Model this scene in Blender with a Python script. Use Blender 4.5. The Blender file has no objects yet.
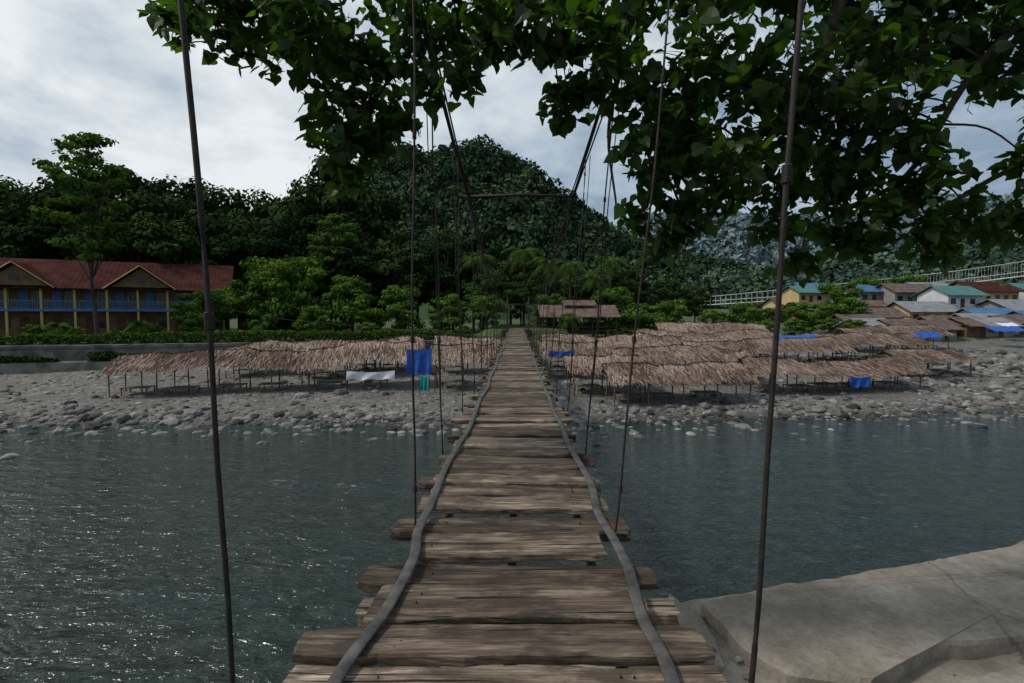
import bpy, math, random
import numpy as np
from mathutils import Vector, Matrix
random.seed(7); rng=np.random.default_rng(7)
scene=bpy.context.scene
COL=scene.collection
CAMZ=6.5

# ------------------------------------------------------------ geometry helpers
class Geo:
    def __init__(s): s.V=[];s.nv=0;s.F=[]
    def add(s,V,F,mi=0,tint=0.5):
        V=np.asarray(V,float).reshape(-1,3)
        if isinstance(F,np.ndarray):
            t=np.full(len(F),tint) if np.isscalar(tint) else np.asarray(tint)
            s.F.append((F+s.nv,mi,t))
        else:
            d={}
            for f in F: d.setdefault(len(f),[]).append(f)
            for k,l in d.items():
                a=np.array(l)+s.nv
                s.F.append((a,mi,np.full(len(a),float(tint))))
        s.V.append(V); s.nv+=len(V)
    def mesh(s,name,mats,smooth=False):
        V=np.concatenate(s.V)
        me=bpy.data.meshes.new(name)
        tot=np.concatenate([np.full(len(f),f.shape[1]) for f,_,_ in s.F])
        loops=np.concatenate([f.reshape(-1) for f,_,_ in s.F])
        mi=np.concatenate([np.full(len(f),m) for f,m,_ in s.F])
        ti=np.concatenate([t for _,_,t in s.F])
        me.vertices.add(len(V)); me.vertices.foreach_set('co',V.reshape(-1))
        me.loops.add(len(loops)); me.loops.foreach_set('vertex_index',loops.astype(np.int32))
        me.polygons.add(len(tot))
        st=np.concatenate([[0],np.cumsum(tot)[:-1]])
        me.polygons.foreach_set('loop_start',st.astype(np.int32))
        me.polygons.foreach_set('material_index',mi.astype(np.int32))
        me.polygons.foreach_set('use_smooth',np.full(len(tot),smooth))
        me.update(calc_edges=True)
        a=me.attributes.new('tint','FLOAT','FACE'); a.data.foreach_set('value',ti.astype(np.float32))
        for m in (mats if isinstance(mats,(list,tuple)) else [mats]): me.materials.append(m)
        return me
    def obj(s,name,mats,parent=None,smooth=False):
        me=s.mesh(name,mats,smooth)
        return mkobj(name,me,parent)
def mkobj(name,me,parent=None,loc=(0,0,0),rot=(0,0,0),sc=(1,1,1)):
    o=bpy.data.objects.new(name,me); COL.objects.link(o)
    o.location=loc;o.rotation_euler=rot;o.scale=sc
    if parent: o.parent=parent
    return o
def empty(name,loc=(0,0,0),rz=0):
    o=bpy.data.objects.new(name,None); COL.objects.link(o); o.location=loc;o.rotation_euler=(0,0,rz); o.empty_display_size=.3
    return o
def box(g,x0,x1,y0,y1,z0,z1,mi=0,tint=.5):
    V=[(x0,y0,z0),(x1,y0,z0),(x1,y1,z0),(x0,y1,z0),(x0,y0,z1),(x1,y0,z1),(x1,y1,z1),(x0,y1,z1)]
    g.add(V,[(0,3,2,1),(4,5,6,7),(0,1,5,4),(1,2,6,5),(2,3,7,6),(3,0,4,7)],mi,tint)
def tube(g,pts,r,n=6,mi=0,tint=.5,flat=1.0):
    pts=[Vector(p) for p in pts]; m=len(pts)
    if np.isscalar(r): r=[r]*m
    V=[];up=Vector((0,0,1))
    for i,p in enumerate(pts):
        t=(pts[min(i+1,m-1)]-pts[max(i-1,0)]).normalized()
        a=t.cross(up)
        if a.length<.05: a=t.cross(Vector((0,1,0)))
        a.normalize(); b=a.cross(t).normalized()
        for k in range(n):
            q=2*math.pi*k/n
            V.append(p+a*(math.cos(q)*r[i])+b*(math.sin(q)*r[i]*flat))
    F=[]
    for i in range(m-1):
        for k in range(n):
            F.append((i*n+k,i*n+(k+1)%n,(i+1)*n+(k+1)%n,(i+1)*n+k))
    F.append(tuple(range(n))[::-1]); F.append(tuple((m-1)*n+k for k in range(n)))
    g.add(V,F,mi,tint)
def smoothpath(P,n=8):
    P=[Vector(p) for p in P]; out=[]
    Q=[P[0]*2-P[1]]+P+[P[-1]*2-P[-2]]
    for i in range(1,len(Q)-2):
        for k in range(n):
            t=k/n; a,b,c,d=Q[i-1],Q[i],Q[i+1],Q[i+2]
            out.append(.5*((2*b)+(c-a)*t+(2*a-5*b+4*c-d)*t*t+(3*b-a-3*c+d)*t**3))
    out.append(P[-1]); return out
def hsh(i,j,s):
    v=np.sin(i*127.1+j*311.7+s*74.7)*43758.5453
    return v-np.floor(v)
def vn(x,y,s=0):
    x=np.asarray(x,float);y=np.asarray(y,float)
    i=np.floor(x);j=np.floor(y);u=x-i;v=y-j;u=u*u*(3-2*u);v=v*v*(3-2*v)
    return (hsh(i,j,s)*(1-u)+hsh(i+1,j,s)*u)*(1-v)+(hsh(i,j+1,s)*(1-u)+hsh(i+1,j+1,s)*u)*v
def fbm(x,y,s=0,o=4):
    r=0;a=.5
    for k in range(o): r=r+a*vn(x*2**k,y*2**k,s+k); a*=.5
    return r
def norm(v): return v/np.maximum(np.linalg.norm(v,axis=1,keepdims=True),1e-6)
def place(g,T,F,pos,Z,Y,size,mi,tint):
    """stamp template T (k,3) at pos with normal Z and length axis Y"""
    Z=norm(Z); X=norm(np.cross(Y,Z)); Y=np.cross(Z,X)
    T=np.asarray(T,float);k=len(T);N=len(pos)
    sz=np.asarray(size).reshape(-1,1,1)
    V=pos[:,None,:]+sz*(T[None,:,0:1]*X[:,None,:]+T[None,:,1:2]*Y[:,None,:]+T[None,:,2:3]*Z[:,None,:])
    V=V.reshape(-1,3); base=g.nv
    d={}
    for f in F: d.setdefault(len(f),[]).append(f)
    for kk,l in d.items():
        l=np.array(l)
        FF=(l[None,:,:]+(np.arange(N)*k)[:,None,None]).reshape(-1,kk)+base
        g.F.append((FF,mi,np.repeat(tint,len(l))))
    g.V.append(V); g.nv+=len(V)
def rdir(n): return norm(rng.normal(size=(n,3)))
CARD=[(-.3,-.45,0),(.25,-.5,.05),(.5,.0,-.08),(.2,.5,.06),(-.35,.4,-.05),(-.5,-.05,.08)]
CARDF=[(0,1,2,3,4,5)]
CARD4=[(-.5,-.2,0),(.1,-.5,.05),(.5,.25,0),(-.15,.5,-.05)]
CARD4F=[(0,1,2,3)]

# ------------------------------------------------------------ materials
def newmat(name):
    m=bpy.data.materials.new(name);m.use_nodes=True
    nt=m.node_tree; b=nt.nodes['Principled BSDF']; return m,nt,b
def ramp(nt,fac,stops):
    r=nt.nodes.new('ShaderNodeValToRGB'); e=r.color_ramp.elements
    while len(e)<len(stops): e.new(.5)
    for el,(p,c) in zip(e,stops):
        el.position=p; el.color=(*c,1) if len(c)==3 else c
    nt.links.new(fac,r.inputs[0]); return r.outputs[0]
def noise(nt,vec,scale,detail=4,rough=.55,dist=0):
    n=nt.nodes.new('ShaderNodeTexNoise'); n.inputs['Scale'].default_value=scale; n.inputs['Detail'].default_value=detail
    n.inputs['Roughness'].default_value=rough; n.inputs['Distortion'].default_value=dist
    if vec is not None: nt.links.new(vec,n.inputs['Vector'])
    return n.outputs['Fac']
def pos(nt,scale=None,offs=None):
    g=nt.nodes.new('ShaderNodeNewGeometry').outputs['Position']
    if scale:
        m=nt.nodes.new('ShaderNodeMapping'); m.inputs['Scale'].default_value=scale; nt.links.new(g,m.inputs[0]); g=m.outputs[0]
    if offs is not None:
        a=nt.nodes.new('ShaderNodeVectorMath'); nt.links.new(g,a.inputs[0]); nt.links.new(offs,a.inputs[1]); g=a.outputs[0]
    return g
def tintn(nt):
    a=nt.nodes.new('ShaderNodeAttribute'); a.attribute_name='tint'; return a.outputs['Fac']
def mth(nt,op,a,b=None,c=None):
    n=nt.nodes.new('ShaderNodeMath'); n.operation=op
    for i,v in enumerate((a,b,c)):
        if v is None: continue
        if isinstance(v,(int,float)): n.inputs[i].default_value=v
        else: nt.links.new(v,n.inputs[i])
    return n.outputs[0]
def mix(nt,f,a,b,mode='MIX'):
    n=nt.nodes.new('ShaderNodeMix'); n.data_type='RGBA'; n.blend_type=mode
    for i,v in ((0,f),(6,a),(7,b)):
        if isinstance(v,(int,float)): n.inputs[i].default_value=v
        elif isinstance(v,tuple): n.inputs[i].default_value=(*v,1)
        else: nt.links.new(v,n.inputs[i])
    return n.outputs[2]
def bump(nt,h,b,strength=.5,dist=.02,nrm=None):
    n=nt.nodes.new('ShaderNodeBump'); n.inputs['Strength'].default_value=strength; n.inputs['Distance'].default_value=dist
    nt.links.new(h,n.inputs['Height'])
    if nrm is not None: nt.links.new(nrm,n.inputs['Normal'])
    if b is not None: nt.links.new(n.outputs[0],b.inputs['Normal'])
    return n.outputs[0]
def foliage(name,dark,light,trans=0,gloss=0,rough=.45,tcol=(1.6,1.6,.5)):
    m,nt,b=newmat(name); nt.nodes.remove(b)
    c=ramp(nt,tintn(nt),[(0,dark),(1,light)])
    d=nt.nodes.new('ShaderNodeBsdfDiffuse'); nt.links.new(c,d.inputs[0]); o=d.outputs[0]
    if trans:
        t=nt.nodes.new('ShaderNodeBsdfTranslucent'); tc=mix(nt,1.0,c,tcol,'MULTIPLY'); nt.links.new(tc,t.inputs[0])
        ms=nt.nodes.new('ShaderNodeMixShader'); ms.inputs[0].default_value=trans
        nt.links.new(o,ms.inputs[1]); nt.links.new(t.outputs[0],ms.inputs[2]); o=ms.outputs[0]
    if gloss:
        t=nt.nodes.new('ShaderNodeBsdfGlossy'); t.inputs['Roughness'].default_value=rough
        ms=nt.nodes.new('ShaderNodeMixShader'); ms.inputs[0].default_value=gloss
        nt.links.new(o,ms.inputs[1]); nt.links.new(t.outputs[0],ms.inputs[2]); o=ms.outputs[0]
    nt.links.new(o,nt.nodes['Material Output'].inputs[0]); return m
def simple(name,c1,c2,rough=.8,scale=3,detail=5,metal=0,bs=.3,bd=.01,sc=None,tintamt=.0,spec=.3):
    m,nt,b=newmat(name)
    p=pos(nt,sc); f=noise(nt,p,scale,detail,.6)
    c=ramp(nt,f,[(.3,c1),(.7,c2)])
    if tintamt:
        k=mth(nt,'MULTIPLY_ADD',tintn(nt),tintamt*2,1-tintamt)
        c=mix(nt,1.0,c,k,'MULTIPLY')
    nt.links.new(c,b.inputs['Base Color']); b.inputs['Roughness'].default_value=rough; b.inputs['Metallic'].default_value=metal
    b.inputs['Specular IOR Level'].default_value=spec
    if bs: bump(nt,noise(nt,p,scale*5,3),b,bs,bd)
    return m

M={}
M['bark']=simple('bark',(.022,.017,.013),(.07,.055,.042),.9,4,sc=(3,3,1),bs=0)
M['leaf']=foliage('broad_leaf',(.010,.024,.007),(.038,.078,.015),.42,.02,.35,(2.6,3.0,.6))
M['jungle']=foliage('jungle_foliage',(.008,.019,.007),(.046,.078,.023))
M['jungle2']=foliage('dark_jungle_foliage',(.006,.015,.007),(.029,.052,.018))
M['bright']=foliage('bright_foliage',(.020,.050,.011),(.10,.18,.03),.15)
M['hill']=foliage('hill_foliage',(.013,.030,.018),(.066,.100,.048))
M['farhill']=foliage('haze_tinted_hill_foliage',(.10,.155,.17),(.16,.215,.22))  # distance haze painted into the leaf colour as a paler, bluer green
M['misty']=foliage('mist_tinted_hill_foliage',(.035,.065,.050),(.085,.13,.085))  # thinner mist, also put into the base colour; no volume
M['wire']=simple('rusty_steel_cable',(.012,.011,.010),(.04,.03,.025),.65,20,metal=.2,bs=0)
M['rubber']=simple('worn_rubber_strip',(.028,.027,.027),(.11,.105,.10),.6,9,bs=.6,bd=.008)
M['concrete']=simple('grey_concrete',(.16,.155,.14),(.3,.29,.27),.9,1.5,bs=0)
M['tower']=simple('dark_painted_steel',(.02,.02,.018),(.06,.055,.045),.7,1.5,bs=0,spec=.1)
M['wallstone']=simple('retaining_wall_stone',(.045,.048,.04),(.19,.185,.165),.95,.9,7,bs=.6,bd=.05)
M['post']=simple('bamboo_post',(.06,.05,.04),(.16,.13,.10),.8,5,bs=0)
M['rock']=simple('river_rock',(.06,.059,.056),(.21,.203,.19),.85,2.2,5,tintamt=.8,bs=0)
M['tarp']=simple('blue_tarp',(.01,.05,.27),(.02,.10,.45),.5,3,bs=.5,bd=.05)
M['cloth']=simple('white_cloth',(.5,.52,.55),(.72,.74,.76),.8,3,bs=.5,bd=.05)
M['teal']=simple('teal_cloth',(.01,.22,.2),(.02,.35,.3),.8,3)
M['cream']=simple('cream_wall_paint',(.36,.28,.15),(.50,.39,.22),.85,.8,bs=0)
M['hotelwall']=simple('brown_board_wall',(.10,.065,.035),(.19,.13,.07),.85,1.2,bs=0,spec=.1)
M['yellow']=simple('faded_yellow_post_paint',(.34,.25,.09),(.45,.34,.14),.8,1.2,bs=0,spec=.1)
M['bluep']=simple('blue_paint',(.05,.12,.23),(.09,.19,.33),.6,2,bs=0,spec=.1)
M['dglass']=simple('dark_window_glass',(.012,.014,.018),(.03,.035,.04),.15,2,bs=0)
M['door']=simple('brown_door_paint',(.06,.03,.016),(.12,.06,.03),.6,2,bs=0,spec=.1)
M['maroon']=simple('maroon_corrugated_roof',(.030,.012,.011),(.085,.030,.027),.9,.8,7,bs=0,spec=.03)
M['rustroof']=simple('rusty_tin_roof',(.06,.042,.036),(.17,.125,.105),.8,1.1,6,bs=0,spec=.1)
M['greyroof']=simple('grey_tin_roof',(.13,.14,.15),(.26,.27,.28),.7,1.1,6,bs=0,spec=.1)
M['blueroof']=simple('blue_tin_roof',(.04,.10,.2),(.08,.17,.3),.7,1.1,6,bs=0,spec=.1)
M['tealroof']=simple('teal_tin_roof',(.05,.13,.13),(.09,.2,.19),.7,1.1,6,bs=0,spec=.1)
M['white']=simple('weathered_white_paint',(.42,.44,.44),(.58,.6,.6),.7,1,bs=0)
# thatch
m,nt,b=newmat('straw_thatch'); M['thatch']=m
c=ramp(nt,tintn(nt),[(0,(.10,.068,.05)),(.5,(.275,.205,.16)),(1,(.46,.37,.30))])
c=mix(nt,mth(nt,'MULTIPLY',noise(nt,pos(nt),.7,4),1.0),c,mix(nt,1.0,c,(.55,.51,.52),'MULTIPLY'))
nt.links.new(c,b.inputs['Base Color']); b.inputs['Roughness'].default_value=.9; b.inputs['Specular IOR Level'].default_value=.1
# wood
m,nt,b=newmat('weathered_plank_wood'); M['wood']=m
t=tintn(nt); cx=nt.nodes.new('ShaderNodeCombineXYZ')
nt.links.new(mth(nt,'MULTIPLY',t,57.0),cx.inputs[0]); nt.links.new(mth(nt,'MULTIPLY',t,91.0),cx.inputs[1])
p=pos(nt,(1.4,16,16),cx.outputs[0]); p2=pos(nt,(3.5,70,70),cx.outputs[0]); p3=pos(nt,(1,1.8,1.8),cx.outputs[0])
g1=noise(nt,p,1.0,6,.65,.6); g2=noise(nt,p2,1.0,4,.6,.4); st=noise(nt,p3,3.2,6,.68)
c=ramp(nt,g1,[(.3,(.055,.041,.031)),(.5,(.185,.146,.112)),(.70,(.39,.33,.27))])
c=mix(nt,ramp(nt,g2,[(.38,(0,0,0)),(.58,(1,1,1))]),mix(nt,1.0,c,(.40,.37,.34),'MULTIPLY'),c)
c=mix(nt,ramp(nt,st,[(.45,(0,0,0)),(.60,(.9,.9,.9))]),c,(.048,.035,.026))
ck=noise(nt,pos(nt,(1.1,28,28),cx.outputs[0]),1.0,3,.5,.8)
ckm=ramp(nt,ck,[(.33,(0,0,0)),(.37,(1,1,1))])
c=mix(nt,ckm,(.012,.009,.007),c)
t2=mth(nt,'FRACT',mth(nt,'MULTIPLY',t,7.3))
c=mix(nt,1.0,c,ramp(nt,t2,[(0,(.42,.38,.34)),(.45,(.88,.84,.80)),(1,(1.5,1.47,1.42))]),'MULTIPLY')
nt.links.new(c,b.inputs['Base Color']); b.inputs['Roughness'].default_value=.78; b.inputs['Specular IOR Level'].default_value=.3
h=mth(nt,'ADD',mth(nt,'MULTIPLY',g2,.5),mth(nt,'ADD',g1,mth(nt,'MULTIPLY',ckm,.7)))
bump(nt,h,b,.9,.016)
# ground
m,nt,b=newmat('river_bank_ground'); M['ground']=m
P=pos(nt)
def vor(scale,feat='F1'):
    v=nt.nodes.new('ShaderNodeTexVoronoi'); v.feature=feat; v.inputs['Scale'].default_value=scale; nt.links.new(P,v.inputs['Vector']); return v
v1=vor(3.2);v2=vor(9)
bw=nt.nodes.new('ShaderNodeSeparateColor'); nt.links.new(v1.outputs['Color'],bw.inputs[0])
bw2=nt.nodes.new('ShaderNodeSeparateColor'); nt.links.new(v2.outputs['Color'],bw2.inputs[0])
gc=ramp(nt,mth(nt,'ADD',mth(nt,'MULTIPLY',bw.outputs[0],.5),mth(nt,'MULTIPLY',bw2.outputs[0],.5)),[(.1,(.04,.039,.036)),(.5,(.12,.115,.106)),(.95,(.28,.27,.255))])
sand=noise(nt,P,.25,5)
gc=mix(nt,ramp(nt,sand,[(.4,(0,0,0)),(.62,(.8,.8,.8))]),gc,(.10,.094,.08))
gn=noise(nt,P,.8,5); grass=ramp(nt,gn,[(.3,(.022,.040,.011)),(.7,(.07,.105,.03))])
sp=nt.nodes.new('ShaderNodeSeparateXYZ'); nt.links.new(P,sp.inputs[0])
gz=mth(nt,'ADD',sp.outputs[2],mth(nt,'MULTIPLY',noise(nt,P,.3,4),2.4))
gm=ramp(nt,mth(nt,'MULTIPLY',gz,.1),[(.40,(0,0,0)),(.44,(1,1,1))])
c=mix(nt,gm,gc,grass)
wet=ramp(nt,sp.outputs[2],[(.03,(.3,.3,.28)),(.35,(1,1,1))])
c=mix(nt,1.0,c,wet,'MULTIPLY')
nt.links.new(c,b.inputs['Base Color']); b.inputs['Roughness'].default_value=.9
bump(nt,mth(nt,'SUBTRACT',1.0,mth(nt,'ADD',v1.outputs['Distance'],mth(nt,'MULTIPLY',v2.outputs['Distance'],.6))),b,.9,.12)
# embankment slab
m,nt,b=newmat('worn_embankment_concrete'); M['slab']=m
P=pos(nt); n1=noise(nt,P,.7,6,.62); n2=noise(nt,P,14,6,.7)
c=ramp(nt,n1,[(.3,(.19,.16,.125)),(.55,(.31,.275,.225)),(.75,(.41,.375,.32))])
c=mix(nt,ramp(nt,n2,[(.35,(.7,.7,.7)),(.6,(0,0,0))]),c,mix(nt,1.0,c,(.6,.57,.53),'MULTIPLY'))
w=nt.nodes.new('ShaderNodeVectorMath'); w.operation='MULTIPLY_ADD'
nn=nt.nodes.new('ShaderNodeTexNoise'); nn.inputs['Scale'].default_value=1.2; nn.inputs['Detail'].default_value=7; nn.inputs['Roughness'].default_value=.6; nt.links.new(P,nn.inputs[0])
nt.links.new(nn.outputs['Color'],w.inputs[0]); w.inputs[1].default_value=(.6,.6,.6); nt.links.new(P,w.inputs[2])
v=nt.nodes.new('ShaderNodeTexVoronoi'); v.feature='DISTANCE_TO_EDGE'; v.inputs['Scale'].default_value=.17; nt.links.new(w.outputs[0],v.inputs['Vector'])
cr=ramp(nt,v.outputs['Distance'],[(.0006,(.3,.3,.3)),(.0022,(1,1,1))])
c=mix(nt,cr,(.08,.066,.052),c)
stn=ramp(nt,noise(nt,P,1.1,8,.7),[(.45,(0,0,0)),(.62,(.8,.8,.8))]); c=mix(nt,stn,c,mix(nt,.6,c,(.075,.058,.042)))
nt.links.new(c,b.inputs['Base Color']); b.inputs['Roughness'].default_value=.9
bump(nt,mth(nt,'ADD',n2,n1),b,.7,.03)
# water
m,nt,b=newmat('river_water'); M['water']=m
P=pos(nt,(.5,1,1))
w1=noise(nt,P,1.5,3,.6,.8); w2=noise(nt,P,5.5,3,.6,.5); w3=noise(nt,pos(nt,(.25,1,1)),.35,2)
h=mth(nt,'ADD',mth(nt,'ADD',mth(nt,'MULTIPLY',w1,.95),mth(nt,'MULTIPLY',w2,.38)),mth(nt,'MULTIPLY',w3,.6))
bump(nt,h,b,1.0,.22)
bed=noise(nt,pos(nt),1.6,7,.7)
c=ramp(nt,bed,[(.35,(.006,.014,.011)),(.55,(.016,.028,.022)),(.75,(.05,.058,.04))])
c=mix(nt,ramp(nt,w3,[(.4,(0,0,0)),(.65,(.7,.7,.7))]),c,(.012,.026,.023))
fo=ramp(nt,mth(nt,'MULTIPLY',w2,w1),[(.34,(0,0,0)),(.41,(.5,.5,.5))])
fm=ramp(nt,w3,[(.54,(0,0,0)),(.64,(1,1,1))])
c=mix(nt,mix(nt,1.0,fo,fm,'MULTIPLY'),c,(.34,.38,.37))
nt.links.new(c,b.inputs['Base Color']); b.inputs['Roughness'].default_value=.08; b.inputs['IOR'].default_value=1.33

# ------------------------------------------------------------ terrain
def edge_near(x): return np.interp(x,[-80,-12,-2.8,1.75,1.95,8.3,20,60,120],[-16,1.6,4.75,5.9,6.45,8.35,12,22,36])
def yw(x): return np.interp(x,[-200,-40,0,35,90,200],[10,29,30,34,50,80])
def yl(x): return 57+(x+4)*17/58
def height(x,y):
    n=fbm(x*.25,y*.25,3)-.5
    t=y-yw(x)+n*2.2
    z=np.interp(t,[-8,-1,0,2,8,16,26,40,400,3000],[-1.2,-.35,0,.5,.85,1.4,2.1,3.6,7,7])+n*.35*np.clip(t,0,1)
    L=np.clip((y-yl(x)-.6)/.8,0,1)*(x<-3.5)
    z=np.where(L>0,np.maximum(z,z*(1-L)+4.05*L),z)
    md=np.clip((y-54.2)/1.5,0,1)*np.clip((6-np.abs(x-1))/1.5,0,1)
    z=z*(1-md)+np.maximum(z,4.9)*md
    vl=np.clip((y-76)/50,0,1)*np.clip((x-45)/20,0,1)*4.0
    z=z+vl
    e=edge_near(x)
    nb=np.clip((e-.4-y)/.8,0,1)
    z=z*(1-nb)+(2.55)*nb
    return z
def axis(lo,hi,a,b,fine,n):
    core=np.arange(a,b,fine)
    l=a-np.geomspace(fine,a-lo,n)[::-1] ; r=b+np.geomspace(fine,hi-b,n)
    return np.concatenate([l,core,r])
xs=axis(-2500,2500,-45,60,.7,45); ys=axis(-400,3500,-2,75,.55,45)
X,Y=np.meshgrid(xs,ys); Z=height(X,Y)
def gridmesh(g,X,Y,Z,mi=0):
    r,c=X.shape; idx=np.arange(r*c).reshape(r,c)
    F=np.stack([idx[:-1,:-1],idx[:-1,1:],idx[1:,1:],idx[1:,:-1]],-1).reshape(-1,4)
    g.add(np.stack([X,Y,Z],-1).reshape(-1,3),F,mi)
g=Geo(); gridmesh(g,X,Y,Z); g.obj('ground',M['ground'],smooth=True)
g=Geo(); wx=np.linspace(-400,400,41);wy=np.linspace(-100,140,13); A,B=np.meshgrid(wx,wy); gridmesh(g,A,B,A*0); g.obj('river_water',M['water'],smooth=True)

# near concrete embankment
g=Geo()
s=np.arange(-16,26,.12); tt=np.concatenate([[-.45,-.12,-.03],np.arange(0,9,.2)])
S,T=np.meshgrid(s,tt)
er=edge_near(S)+(fbm(S*1.3,S*0,9)-.5)*.25
Xg=S+0; Yg=er-T
Zg=2.72+np.clip(T,0,9)*.055+(fbm(S*.8,Yg*.8,5)-.5)*.16
Zg=np.where(T<-.3,-1.4,np.where(T<-.1,1.2,np.where(T<0,Zg-.05,Zg)))
gridmesh(g,Xg,Yg,Zg)
emb=g.obj('concrete_embankment',M['slab'],smooth=False)
def slabpiece(poly,z0,h,name,tilt=.04):
    g=Geo(); n=len(poly); P=[]
    for i in range(n):
        a=Vector(poly[i]);b=Vector(poly[(i+1)%n]); m=max(2,int((b-a).length/.1))
        for k in range(m):
            q=a.lerp(b,k/m); o=(float(fbm(np.array(q.x*1.4),np.array(q.y*1.4),4))-.45)*.2
            P.append((q.x+o+random.uniform(-.012,.012),q.y+o+random.uniform(-.012,.012)))
    c=Vector((sum(p[0] for p in P)/len(P),sum(p[1] for p in P)/len(P)))
    k=len(P);V=[];
    for sc,zz in ((1.0,0),(1.0,h*.8),(.985,h),(.6,h+.01),(.25,h+.015)):
        for p in P:
            x=c.x+(p[0]-c.x)*sc;y=c.y+(p[1]-c.y)*sc
            V.append((x,y,z0+zz-(y-c.y)*tilt+random.uniform(-.004,.004)))
    F=[]
    for r in range(4):
        for i in range(k): F.append((r*k+i,r*k+(i+1)%k,(r+1)*k+(i+1)%k,(r+1)*k+i))
    F.append(tuple(4*k+i for i in range(k)))
    g.add(V,F); return g.obj(name,M['slab'])
slabpiece([(2.35,6.25),(8.2,8.1),(13,9.7),(13,7.5),(8.0,6.2),(5.6,5.45),(4.5,5.35),(3.4,4.75),(2.7,4.9),(2.45,5.4)],2.66,.24,'broken_concrete_slab',.055)
slabpiece([(3.9,4.75),(5.3,5.2),(8.5,5.8),(9,3.6),(5,2.4),(3.3,3.2)],2.78,.16,'broken_concrete_slab',.05)
slabpiece([(1.55,4.9),(1.75,6.1),(2.1,6.75),(2.32,6.2),(2.2,5.2)],2.62,.18,'broken_concrete_slab')

# stones
def ico(sub):
    import bmesh
    bm=bmesh.new(); bmesh.ops.create_icosphere(bm,subdivisions=sub,radius=1)
    V=np.array([v.co[:] for v in bm.verts]); F=np.array([[v.index for v in f.verts] for f in bm.faces]); bm.free(); return V,F
IV,IF=ico(2)
def stones(g,pts,sizes):
    for (x,y,z),s in zip(pts,sizes):
        sc=np.array([random.uniform(.75,1.3),random.uniform(.7,1.1),random.uniform(.4,.75)])*s
        o=random.uniform(0,50)
        f=.75+.5*vn(IV[:,0]*1.6+o,IV[:,1]*1.6+IV[:,2]*1.3+o,2)
        a=random.uniform(0,6.3); V=IV*f[:,None]*sc
        V=V@np.array([[math.cos(a),math.sin(a),0],[-math.sin(a),math.cos(a),0],[0,0,1]])
        g.add(V+np.array([x,y,z]),IF,0,min(1,max(0,random.gauss(.42,.28))))
g=Geo(); n=5200
px=rng.uniform(-42,52,n)
py=yw(px)+np.where(rng.random(n)<.6,rng.normal(.3,1.5,n),rng.uniform(0,22,n))
sz=np.clip(rng.lognormal(-2.2,.65,n),.05,.5)
keep=(py<yl(px)-1)|(px>-3); px,py,sz=px[keep],py[keep],sz[keep]
pz=np.maximum(height(px,py),-.12)
stones(g,np.stack([px,py,pz],1),sz)
n=240; px=np.concatenate([rng.uniform(-42,-3,n//2),rng.uniform(3,50,n//2)]); py=yw(px)-np.abs(rng.normal(0,2.0,n))-.6; sz=np.clip(rng.lognormal(-1.7,.4,n),.1,.4)
stones(g,np.stack([px,py,np.full(n,-.04)],1),sz)
n=900
px=rng.uniform(30,62,n); py=yw(px)+rng.uniform(1,26,n); sz=np.clip(rng.lognormal(-1.4,.5,n),.12,.7)
stones(g,np.stack([px,py,height(px,py)],1),sz)
g.obj('river_stones',M['rock'],smooth=False)
g=Geo(); stones(g,[(random.uniform(1.6,2.6),random.uniform(4.6,6.2),2.83) for _ in range(22)],[random.uniform(.012,.045) for _ in range(22)])
stones(g,[(random.uniform(2.5,9),random.uniform(3.5,7),2.9) for _ in range(80)],[random.uniform(.008,.025) for _ in range(80)])
g.obj('concrete_rubble',M['rock'])

# ------------------------------------------------------------ suspension footbridge
bridge=empty('suspension_footbridge',(0,0,0))
DZ=CAMZ-1.4; YE=55.0
def deckz(y): return DZ-.05+.018*math.sin(y*.35)
g=Geo()
def plank(y0,y1,xl,xr,th=.045,dz=0,gg=None,rough=1,tint=None):
    gg=gg or g
    L=xr-xl; nx=max(8,int(L/.06)) if y0<12 else 8
    z0=deckz((y0+y1)/2)+dz; sd=random.uniform(0,99); V=[]
    tl=random.uniform(-.014,.014); ty=random.uniform(-.009,.009); sk=random.uniform(-.018,.018)
    for i in range(nx+1):
        u=i/nx; x=xl+L*u
        ef=float(vn(x*3+sd,0,1)-.5)*.040; eb=float(vn(x*3+sd,5,1)-.5)*.040
        f2=float(vn(x*14+sd,9,1)-.5)*.016; f3=float(vn(x*11+sd,19,1)-.5)*.016
        a=y0+ef+f2+sk*(u-.5)*2; b=y1+eb+f3+sk*(u-.5)*2
        if i in(0,nx): a+=.012;b-=.012
        zt=z0+tl*(u-.5)*2+float(vn(x*2.2+sd,3,1)-.5)*.018
        c=.008
        for (yy,zz) in ((a,zt-th+c),(a,zt-c+ -ty),(a+c,zt-ty),((a+b)/2,zt+.002),(b-c,zt+ty),(b,zt-c+ty),(b,zt-th+c),(b-c,zt-th),(a+c,zt-th)):
            V.append((x+ (random.uniform(-.016,.016) if i in (0,nx) else 0),yy,zz))
    k=9;F=[]
    for i in range(nx):
        for j in range(k): F.append((i*k+j,i*k+(j+1)%k,(i+1)*k+(j+1)%k,(i+1)*k+j)[::-1])
    F.append(tuple(range(k))); F.append(tuple(nx*k+j for j in range(k))[::-1])
    gg.add(V,F,0,random.random() if tint is None else tint)
near=[(1.78,2.045,-.88,.85,0),(2.08,2.315,-.93,.86,.0),(2.365,2.66,-.70,.66,.0),(2.71,2.93,-.84,.80,-.02),(2.985,3.345,-.585,.57,0),
 (3.40,3.665,-.82,.80,-.03),(3.72,3.975,-.70,.71,0),(4.025,4.265,-.66,.69,-.01)]
y=-3.0
while y<1.7:
    w=random.uniform(.2,.3); w=min(w,1.76-y)
    if w<.1: break
    plank(y,y+w-.02,-random.uniform(.66,.84),random.uniform(.66,.84)); y+=w
tn_=[.12,.33,.055,.28,.08,.29,.50,.61]
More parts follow.
